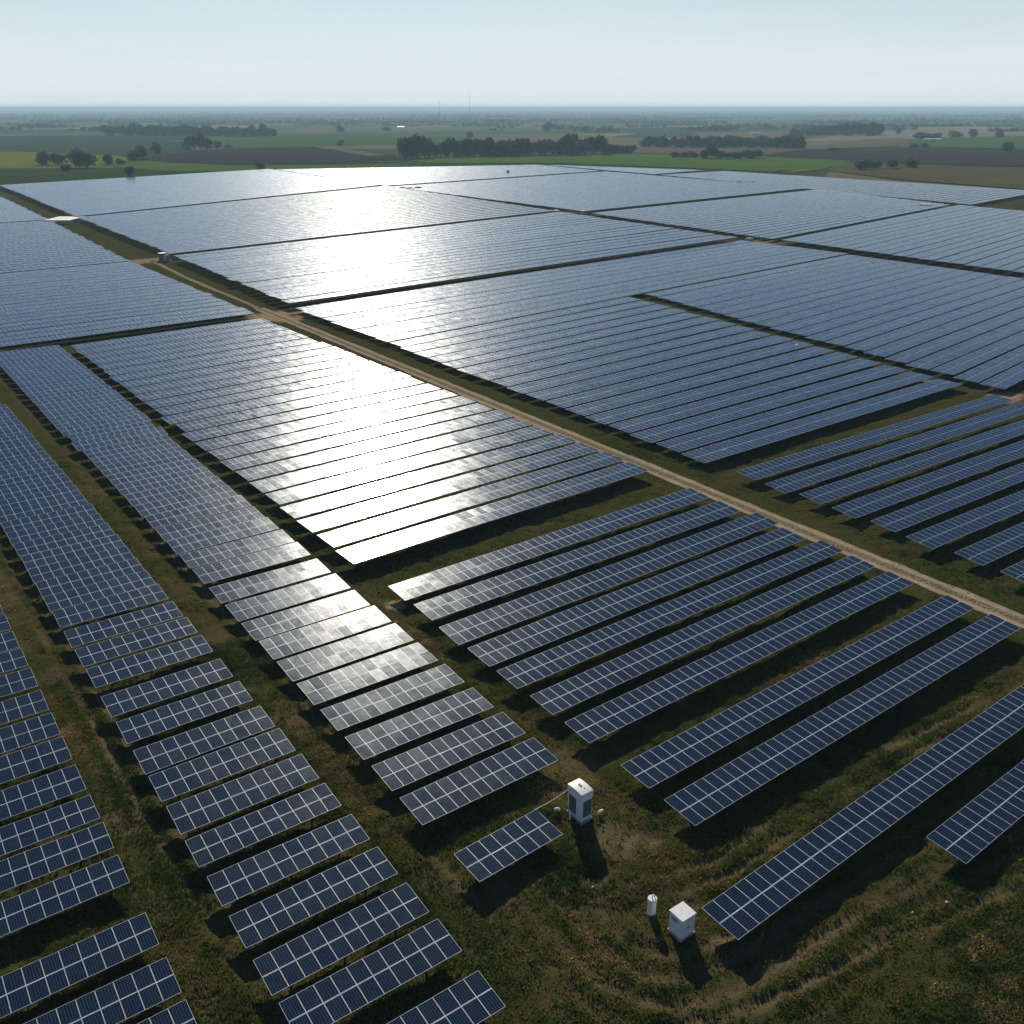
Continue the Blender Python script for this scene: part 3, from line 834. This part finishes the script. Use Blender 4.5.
m.build('vent', M_GREYPAINT, r)
# small round post
r = empty('vent_post', (34.23, 32.33, 0))
tag(r, 'small round white vent post with a bracket on top, left of the square cabinet', 'post')
MB().lathe([(0.36, -0.15), (0.36, 0.06), (0.27, 0.08), (0.27, 0.10)], 20).build('base', M_CONC, r)
MB().lathe([(0.27, 0.10), (0.27, 1.24), (0.31, 1.25), (0.31, 1.38), (0.29, 1.40)], 24).build('tube', M_WHITE, r)
MB().tube([(-0.02, 0.0, 1.40), (-0.02, 0.0, 1.52), (0.05, 0.0, 1.60), (0.14, 0.0, 1.60), (0.18, 0.0, 1.52), (0.18, 0.0, 1.40)], 0.035, 8).build('bracket', M_STEEL, r)
# tall white cabinet
r = empty('inverter_cabinet', (36.30, 42.18, 0))
tag(r, 'tall white inverter cabinet with curved overhanging roof and dark louvres near the lone table', 'cabinet')
MB().box((0, 0, 0.10), (1.10, 1.66, 0.34), 0.02).build('plinth', M_GREYPAINT, r)
MB().box((0, 0, 1.22), (1.02, 1.52, 1.92), 0.02).build('body', M_WHITE, r)
prof = []
hw, zb, ze, zt = 0.53, 2.12, 2.72, 2.79
# roof arches along its long side
nseg = 10
m = MB()
pr = [(-0.80, zb), (0.80, zb)] + [(0.80 - 1.60 * k / nseg, ze + (zt - ze) * (1 - (2 * k / nseg - 1) ** 2)) for k in range(nseg + 1)]
m.prism(pr, -0.55, 0.55)
m.build('roof', M_WHITE, r, rot=(0, 0, R(90)))
MB().box((0.05, 0.1, 2.80), (0.16, 0.30, 0.10), 0.02).box((0.12, -0.32, 2.77), (0.10, 0.10, 0.08), 0.015).build('roof_vent', M_GREYPAINT, r)
def louvre(parent, along_x, pos, w, h):
    m = MB()
    if along_x:
        m.box(pos, (w, 0.02, h))
        for k in range(11): m.box((pos[0], pos[1] - 0.02, pos[2] - h / 2 + h * (k + 0.5) / 11), (w - 0.04, 0.03, 0.035))
    else:
        m.box(pos, (0.02, w, h))
        for k in range(11): m.box((pos[0] - 0.02, pos[1], pos[2] - h / 2 + h * (k + 0.5) / 11), (0.03, w - 0.04, 0.035))
    return m.build('louvre', M_DARK, parent)
louvre(r, True, (0.06, -0.772, 1.28), 0.78, 1.40)
louvre(r, False, (-0.522, 0.22, 1.28), 0.80, 1.40)
d = MB().box((0.522, 0, 1.25), (0.02, 1.2, 1.7), 0.005).build('door', M_WHITE, r)
MB().box((0.55, 0.45, 1.2), (0.04, 0.04, 0.18)).build('handle', M_DARK, d)
# white fittings at its foot
for (x, y, nm, lb) in ((35.30, 43.35, 'pipe_stub', 'white pipe stub at the left foot of the tall cabinet'), (35.55, 42.35, 'cable_ring', 'round white cable ring leaning on the tall cabinet'), (37.45, 41.35, 'pipe_stub', 'short white pipe stub at the right foot of the tall cabinet')):
    if nm == 'cable_ring':
        m = MB()
        pts = [(0, 0.24 * math.cos(2 * math.pi * k / 20), 0.34 + 0.24 * math.sin(2 * math.pi * k / 20)) for k in range(21)]
        o = m.tube(pts, 0.065, 8, False).build(nm, M_WHITE, None, (x, y, 0), (0, 0, R(-35)), True)
        tag(o, lb, 'cable ring')
    else:
        o = MB().tube([(0, 0, -0.1), (0, 0, 0.34), (0.04, -0.03, 0.42), (0.16, -0.1, 0.46), (0.30, -0.18, 0.46)], 0.11, 10).build(nm, M_WHITE, None, (x, y, 0), (0, 0, R(200 if x < 36 else 20)), True)
        tag(o, lb, 'pipe')
# cable from the tall cabinet to the lone table
a = Vector((35.76, 42.93, 2.2)); b = Vector((33.2, 43.55, 1.22))
pts = [a.lerp(b, k / 10) + Vector((0, 0, -0.10 * math.sin(math.pi * k / 10))) for k in range(11)]
tag(MB().tube(pts, 0.028, 6).build('cable', M_WHITE), 'thin white cable hanging from the tall cabinet to the lone table', 'cable')
# pale stones in the grass
for k, (x, y) in enumerate([(592.5, 888), (913, 911), (947, 901), (716, 780)]):
    p = px(x, y)
    bm = bmesh.new(); bmesh.ops.create_icosphere(bm, subdivisions=2, radius=0.10)
    for v in bm.verts: v.co *= 0.75 + 0.4 * random.random(); v.co.z *= 0.6
    me = bpy.data.meshes.new('stone'); bm.to_mesh(me); bm.free(); me.materials.append(M_CREAM)
    o = inst('stone', me, None, (p[0], p[1], float(gheight(np.array([p[0]]), np.array([p[1]]))[0]) + 0.05), (0, 0, k))
    tag(o, ['pale stone in the grass between lone table and square cabinet', 'pale stone in the grass below the frontmost table at right', 'pale stone in the grass under the corner of the frontmost table',
            'pale stone beside the shaded row behind the long table'][k], 'stone', 'pale stones')

# ------------------------------------------------------------------ stations between the far blocks
def station(p, L, Wd, Hh, rz, label, wall, roofm, name='inverter_station'):
    r = empty(name, (p[0], p[1], 0), rz)
    tag(r, label, 'hut')
    MB().box((0, 0, 0.1), (L + 0.8, Wd + 0.8, 0.4)).build('plinth', M_CONC, r)
    MB().box((0, 0, 0.3 + Hh / 2), (L, Wd, Hh), 0.03).build('wall', wall, r)
    MB().box((0, 0, 0.3 + Hh + 0.12), (L + 0.4, Wd + 0.4, 0.24), 0.04).build('roof', roofm, r)
    n = max(1, int(L / 2.6))
    for i in range(n):
        MB().box((-L / 2 + L * (i + 0.5) / n, -Wd / 2 - 0.02, 0.3 + Hh * 0.45), (min(1.6, L / n * 0.7), 0.05, Hh * 0.8)).build('door', M_GREYPAINT, r)
    MB().box((L / 2 + 0.02, 0, 0.3 + Hh * 0.6), (0.05, Wd * 0.5, Hh * 0.4)).build('vent', M_DARK, r)
    return r
M_PALEROOF = simple('pale_roof', (0.72, 0.68, 0.60), 0.7, 0, .6, .06)
rowang = R(7)
p0, p1 = px(53, 222), px(77, 222)
station(((p0[0] + p1[0]) / 2, (p0[1] + p1[1]) / 2), 11.5, 16.0, 1.1, math.atan2(p1[1] - p0[1], p1[0] - p0[0]), 'long low shed with pale flat roof on the verge at the far left', M_CREAM, M_PALEROOF, 'shed')
p = px(163, 260.5); station(p, 1.9, 1.8, 2.0, rowang, 'small white roofed station on the verge between the left blocks', M_RUST, M_WHITE)
p = px(167.3, 261); station(p, 1.3, 1.6, 1.5, rowang, 'small cream hut at the right end of the white roofed station', M_CREAM, M_CONC)
p = px(556, 214); station(p, 2.0, 2.0, 1.3, R(12), 'small pale hut left in the cross aisle of the far centre', M_CREAM, M_PALEROOF)
p = px(583, 214.5); station(p, 1.7, 1.7, 1.4, R(12), 'small pale hut right in the cross aisle of the far centre', M_CREAM, M_PALEROOF)
p = px(749, 242); station(p, 3.0, 2.0, 1.0, R(12), 'low sandy hut at the aisle crossing right of centre', M_CREAM, M_CONC)
p = px(925, 207.5); station(p, 4.0, 5.0, 1.2, R(12), 'pale roofed hut at the far right aisle', M_CREAM, M_PALEROOF)
p = px(508, 174.5); station(p, 1.4, 1.4, 2.6, R(12), 'small dark tower hut among the farthest centre rows', M_RUST, M_RUST)

# ------------------------------------------------------------------ trees
def tree_meshes(h, w, seed, nq=420, leaf=0.085, mat=None):
    g = np.random.default_rng(seed)
    nb = 7 + int(g.integers(0, 4))
    cen = []; rad_ = []
    for k in range(nb):
        a = g.uniform(0, 2 * math.pi); q = g.uniform(0, 0.30) * w
        zc = h * g.uniform(0.24, 0.78)
        cen.append((math.cos(a) * q, math.sin(a) * q, zc)); rad_.append(w * g.uniform(0.24, 0.36) * (1.15 - 0.5 * (zc / h - 0.36)))
    cen = np.array(cen); rad_ = np.array(rad_)
    idx = g.integers(0, nb, nq)
    dv = g.normal(0, 1, (nq, 3)); dv /= np.linalg.norm(dv, axis=1)[:, None]
    rr = rad_[idx] * g.uniform(0.55, 1.06, nq)
    P = cen[idx] + dv * rr[:, None] * np.array([1, 1, 0.85])
    P[:, 2] = np.clip(P[:, 2], h * 0.05, h)
    s = h * leaf * g.uniform(0.6, 1.5, nq)
    t1 = g.normal(0, 1, (nq, 3)); t1 /= np.linalg.norm(t1, axis=1)[:, None]
    nn = dv + g.normal(0, 0.6, (nq, 3)); t2 = np.cross(nn, t1); t2 /= np.linalg.norm(t2, axis=1)[:, None]
    V = np.stack([P - t1 * s[:, None], P - t2 * s[:, None] * 0.8, P + t1 * s[:, None], P + t2 * s[:, None] * 0.8], 1).reshape(-1, 3)
    crown = np_mesh('crown', V, np.arange(nq * 4).reshape(-1, 4), [mat or M_LEAF])
    m = MB()
    m.tube([(0, 0, -0.3), (0.02 * h, 0, h * 0.22), (0.0, 0.02 * h, h * 0.5), (0, 0, h * 0.72)], [0.035 * h, 0.026 * h, 0.017 * h, 0.006 * h], 7)
    for k in range(4):
        c = cen[k]
        m.tube([(0, 0, h * (0.22 + 0.06 * k)), tuple(0.5 * c + np.array((0, 0, h * 0.17))), tuple(c)], [0.014 * h, 0.009 * h, 0.004 * h], 5)
    trunk = m.mesh('trunk', M_BARK)
    return crown, trunk
VAR = {}
def tree(x, y, hp, wp, label, group=None, kind='tree', mat=None, z=0.0):
    """x,y: pixel of the foot in the photograph; hp, wp: height and width there in pixels"""
    p = px(x, y, z)
    d = math.sqrt(p[0] ** 2 + p[1] ** 2 + CAM_H ** 2)
    h = hp * d / F * 0.94; w = wp * d / F * 1.15
    key = (random.randrange(6), (mat or M_LEAF).name)
    if key not in VAR: VAR[key] = tree_meshes(10.0, 10.0, 100 + key[0], 620, 0.062, mat)
    c, t = VAR[key]
    r = empty(kind, (p[0], p[1], z), random.uniform(0, 6.28))
    r.scale = (w / 9.0, w / 9.0, h / 9.0)
    tag(r, label, 'tree' if kind != 'bush' else 'bush', group)
    inst('trunk', t, r); inst('crown', c, r)
    return r
# the row of round trees in the yellow field
G1 = 'trees along the yellow field'
tree(42.5, 165, 10, 12, 'round dark tree leftmost in the yellow field', G1)
tree(58.5, 165, 11, 11, 'round dark tree second from left in the yellow field', G1)
tree(70.5, 160.5, 7, 6, 'small tree just left of the biggest tree in the yellow field', G1)
tree(79, 168, 15, 13, 'biggest wide dark tree in the yellow field, left half of the pair', G1)
tree(88, 168, 14, 13, 'biggest wide dark tree in the yellow field, right half of the pair', G1)
tree(109.5, 165, 9, 8, 'smaller rounded tree right of the biggest tree', G1, mat=M_LEAF2)
tree(121, 164.5, 5, 7, 'low bush at the right end of the yellow field', G1, 'bush', M_LEAF2)
tree(65, 171, 5, 8, 'low dark bush in the dark strip below the yellow field', G1, 'bush')
tree(130.5, 178, 11, 6, 'slim dark tree standing at the edge of the left array', G1)
tree(133, 160.5, 8, 10, 'bushy tree left of the bare brown bank', G1)
tree(143.5, 160.5, 13, 9, 'taller tree beside the bare brown bank', G1)
tree(158.5, 154, 9, 9, 'dark tree on the bare brown bank', G1)
for (x, h, w, lb) in ((188, 11, 8, 'leftmost tree'), (195, 13, 8, 'second tree'), (201, 15, 8, 'tallest middle tree'), (208, 11, 9, 'fourth tree')):
    tree(x, 149.5, h, w, f'{lb} of the small copse above the ploughed field', 'copse above the ploughed field')
tree(217.5, 149, 7, 6, 'small separate tree right of the copse above the ploughed field')
tree(229, 148.5, 3, 6, 'tiny bush farthest right of the copse above the ploughed field', None, 'bush')
tree(261, 170, 7, 7, 'reddish thin tree at the corner of the array', None, 'tree', M_LEAFR)
for i, (x, y, h, w) in enumerate([(404, 190, 3, 8), (411, 190.6, 3, 8), (418, 190.2, 3.2, 7)]):
    tree(x, y, h, w, f'low dark bush, {ordinal(i + 1)} from the left on the aisle above the glare', 'bushes on the far aisles', 'bush')
for i, (x, y, h, w) in enumerate([(732, 183.3, 1.8, 7), (739, 183.7, 2, 8), (746, 184, 2.2, 8), (753, 184.2, 2.2, 8), (759, 184.2, 2, 7), (604, 173.6, 1.5, 8), (613, 173.8, 2, 8), (619, 173.8, 1.6, 7), (780, 172, 1.8, 7), (786, 172, 1.8, 7)]):
    tree(x, y, h, w, f'low dark scrub, {ordinal(i + 1)} in the hedge bits among the farthest right blocks', 'bushes on the far aisles', 'bush')
# the long belt behind the array
x = 404; i = 0; belt = []
while x < 602:
    belt.append(x); x += random.uniform(4.2, 6.6)
for i, x in enumerate(belt):
    f = (x - 400) / 200
    hp = random.uniform(13, 18) if 425 < x else random.uniform(17, 22)
    if 425 < x < 445: hp = random.uniform(12, 15)
    tree(x, 158.5 - 4.2 * f + random.uniform(-0.6, 0.4), hp, random.uniform(9, 13), f'dark tree, {ordinal(i + 1)} from the left in the long belt behind the array', 'long tree belt behind the array')
for i, x in enumerate([605, 611, 618, 624, 630]):
    tree(x, 153.5, random.uniform(6, 9), 9, f'low bushy tree, {ordinal(i + 1)} to the right of the long tree belt', 'bushes at the end of the long belt', 'bush', M_LEAF2)
for i, x in enumerate([675, 684, 693]): tree(x, 158, 6, 8, f'low bush, {ordinal(i + 1)} from the left along the right green field', 'bushes along the right green field', 'bush')
tree(704, 159, 9, 8, 'tree left of the tallest among the right green field bushes'); tree(711, 159, 13, 9, 'tallest tree of the hedge along the right green field')
for i, x in enumerate([719, 728, 737, 745, 752, 759]): tree(x, 159, random.uniform(6, 9), 9, f'hedge tree, {ordinal(i + 1)} to the right of the tallest hedge tree', 'bushes along the right green field')
G2 = 'four bushes right of the green field'
tree(862.5, 170.3, 9, 11, 'leftmost and largest of the four dark bushes at right', G2, 'bush'); tree(874.5, 169, 7, 9, 'second of the four dark bushes at right', G2, 'bush')
tree(890.5, 169, 8, 10, 'third of the four dark bushes at right', G2, 'bush'); tree(911.5, 168, 8, 9, 'rightmost of the four dark bushes at right', G2, 'bush')
# belts farther off
def belt_row(x0, x1, y0, y1, hlo, hhi, st, name, grp, mat=None):
    x = x0; k = 1
    while x < x1:
        f = (x - x0) / (x1 - x0)
        tree(x, y0 + (y1 - y0) * f + random.uniform(-.5, .5), random.uniform(hlo, hhi), st * random.uniform(1.3, 1.9), f'dark tree, {ordinal(k)} from the left in {name}', grp, 'tree', mat)
        x += st * random.uniform(0.8, 1.2); k += 1
belt_row(106, 276, 135.6, 136.6, 6, 10, 4.4, 'the left far wood', 'left far wood')
belt_row(645, 806, 147.0, 148.6, 7, 11, 4.4, 'the right far wood below the white roof', 'right far wood', M_LEAF2)
belt_row(832, 883, 135.6, 135.6, 9, 11, 3.6, 'the dense clipped wood at right', 'dense wood at right')
belt_row(793, 832, 136.0, 136.0, 6, 8, 4.0, 'the pale wood left of the dense wood', 'pale wood at right', M_LEAF2)
belt_row(690, 800, 143.5, 142.0, 4, 7, 5.0, 'the upper fringe of the right far wood', 'fringe of the right far wood', M_LEAF2)
belt_row(918, 938, 139.5, 139.5, 4, 7, 4.5, 'the clump left of the far right green field', 'clump at far right')
for (x, y, h, w, lb) in ((470.5, 139, 7, 6, 'squarish lone tree in the stubble left of centre'), (547, 131, 8, 7, 'round lone tree far off at centre'), (834, 152, 4, 9, 'grey scrub on the pinkish stubble'),
                         (898.5, 134, 5, 4, 'small lone tree right of the dense wood'), (914, 148, 4, 6, 'left small bush on the ploughed edge'), (924, 148, 4, 5, 'right small bush on the ploughed edge'),
                         (1008, 152, 8, 11, 'wide dark bush at the far right field'), (340, 132, 6, 6, 'lone tree above the left green field'), (387, 132, 5, 7, 'dark tree left of the far white shed'), (340, 146, 5, 5, 'small tree at the edge of the ploughed strip'),
                         (1000, 138, 5, 7, 'small tree at the right border of the country'), (974, 137, 6, 7, 'tree beside the pale heap at far right'), (955, 137, 5, 9, 'tree left of the pale heap at far right')):
    tree(x, y, h, w, lb)
# far off woods and hedges that read as one mass
acc_v = []; g = np.random.default_rng(5)
def blob(cx, cy, h, w, nq):
    dv = g.normal(0, 1, (nq, 3)); dv /= np.linalg.norm(dv, axis=1)[:, None]; dv[:, 2] = np.abs(dv[:, 2])
    P = np.array((cx, cy, h * 0.12)) + dv * np.array((w / 2, w / 2, h * 0.82)) * g.uniform(0.75, 1.0, (nq, 1))
    s = h * g.uniform(0.22, 0.42, nq)
    t1 = g.normal(0, 1, (nq, 3)); t1 /= np.linalg.norm(t1, axis=1)[:, None]; t2 = np.cross(dv + g.normal(0, .5, (nq, 3)), t1); t2 /= np.linalg.norm(t2, axis=1)[:, None]
    acc_v.append(np.stack([P - t1 * s[:, None], P - t2 * s[:, None], P + t1 * s[:, None], P + t2 * s[:, None]], 1).reshape(-1, 3))
for k in range(520):
    y = 109.9 + 22 * g.random() ** 1.7
    x = g.uniform(-60, 1084)
    if y > 126 and 190 < x < 470: continue
    p = np.array(px(x, y)); dd = np.linalg.norm(p)
    ln = g.uniform(14, 90) * dd / F * (1.0 if y < 124 else 0.5)
    a = HEAD - math.pi / 2 + g.normal(0, 0.28)
    h = g.uniform(5, 10) * (1.0 if dd < 6000 else 1.25); nb = int(max(2, min(26, ln / (h * 0.8))))
    for q in range(nb):
        f = (q + g.random()) / nb - 0.5
        blob(p[0] + math.cos(a) * ln * f + g.normal(0, 6), p[1] + math.sin(a) * ln * f + g.normal(0, 6), h * g.uniform(0.6, 1.2), max(h * 1.1, ln / nb * 1.4), 14)
V = np.concatenate(acc_v)
tag(inst('distant_woods', np_mesh('distant_woods', V, np.arange(len(V)).reshape(-1, 4), [M_LEAF])), 'far hedges and woods fading into the hazy plain', 'woods', kind='stuff')

# ------------------------------------------------------------------ far buildings and masts
def farm(x, y, wp, hp, label, wall=M_CREAM, roofm=M_WHITE):
    p = px(x, y); d = math.hypot(*p)
    L = wp * d / F; h = hp * d / F
    r = empty('farm_shed', (p[0], p[1], 0), HEAD - math.pi / 2 + random.uniform(-.2, .2))
    tag(r, label, 'shed')
    MB().box((0, 0, h * 0.28), (L, L * 0.4, h * 0.56)).build('wall', wall, r)
    m = MB(); m.prism([(-L * 0.23, h * 0.56), (L * 0.23, h * 0.56), (0, h * 0.72)], -L * 0.53, L * 0.53); m.build('roof', roofm, r, rot=(0, 0, R(90)))
    MB().box((0, -L * 0.2 - 0.1, h * 0.2), (L * 0.25, 0.3, h * 0.4)).build('door', M_DARK, r)
    return r
farm(755, 135.2, 8, 3.2, 'white roofed shed rising out of the right far wood')
farm(401, 127.6, 6, 1.5, 'long white shed far off left of centre')
farm(574.5, 113.4, 4, 2.4, 'tiny white building near the horizon at centre')
farm(932, 141, 13, 3.0, 'pale yellowish shed in the far right green field', M_CREAM, M_PALEROOF)
farm(92, 127.5, 16, 1.8, 'long grey shed far off at left', M_GREYPAINT, M_CONC)
farm(806, 112.5, 8, 1.8, 'broad grey block on the horizon at right', M_GREYPAINT, M_GREYPAINT)
farm(872, 114, 7, 2.0, 'grey farm buildings near the horizon at right', M_GREYPAINT, M_GREYPAINT)
farm(650, 118.5, 6, 1.6, 'small pale shed far off right of centre', M_CREAM, M_CONC)
farm(232, 117.5, 5, 1.6, 'small pale shed far off at the left', M_CREAM, M_CONC)
def mast(x, ybase, hp, label):
    p = px(x, ybase); d = math.hypot(*p); h = hp * d / F
    r = empty('radio_mast', (p[0], p[1], 0)); tag(r, label, 'mast', 'radio masts')
    MB().tube([(0, 0, -1), (0, 0, h * 0.6), (0, 0, h)], [d / F * 0.11, d / F * 0.11, d / F * 0.11], 6).build('pole', M_STEEL, r)
    MB().box((0, 0, h * 0.72), (d / F * 0.4, d / F * 0.4, h * 0.03)).build('platform', M_STEEL, r)
mast(470.5, 150, 48.5, 'taller radio mast on the horizon left of centre'); mast(440.5, 149, 43.0, 'shorter radio mast on the horizon left of centre')

# ------------------------------------------------------------------ haze
HAZE_TOP = 60.0
hm = bpy.data.materials.new('haze_air'); hm.use_nodes = True
hm.node_tree.nodes.clear()
ho = hm.node_tree.nodes.new('ShaderNodeOutputMaterial'); hv = hm.node_tree.nodes.new('ShaderNodeVolumePrincipled')
hv.inputs['Color'].default_value = (0.55, 0.82, 1.0, 1)
hv.inputs['Density'].default_value = 0.00014
hv.inputs['Anisotropy'].default_value = 0.12
hm.node_tree.links.new(hv.outputs[0], ho.inputs['Volume'])
me = MB().box((0, 0, (HAZE_TOP - 2.0) / 2), (FAR * 2.4, FAR * 2.4, HAZE_TOP + 2.0)).mesh('haze', hm)
tag(inst('haze', me), 'thin pale air that fades the far plain', 'haze', kind='stuff')
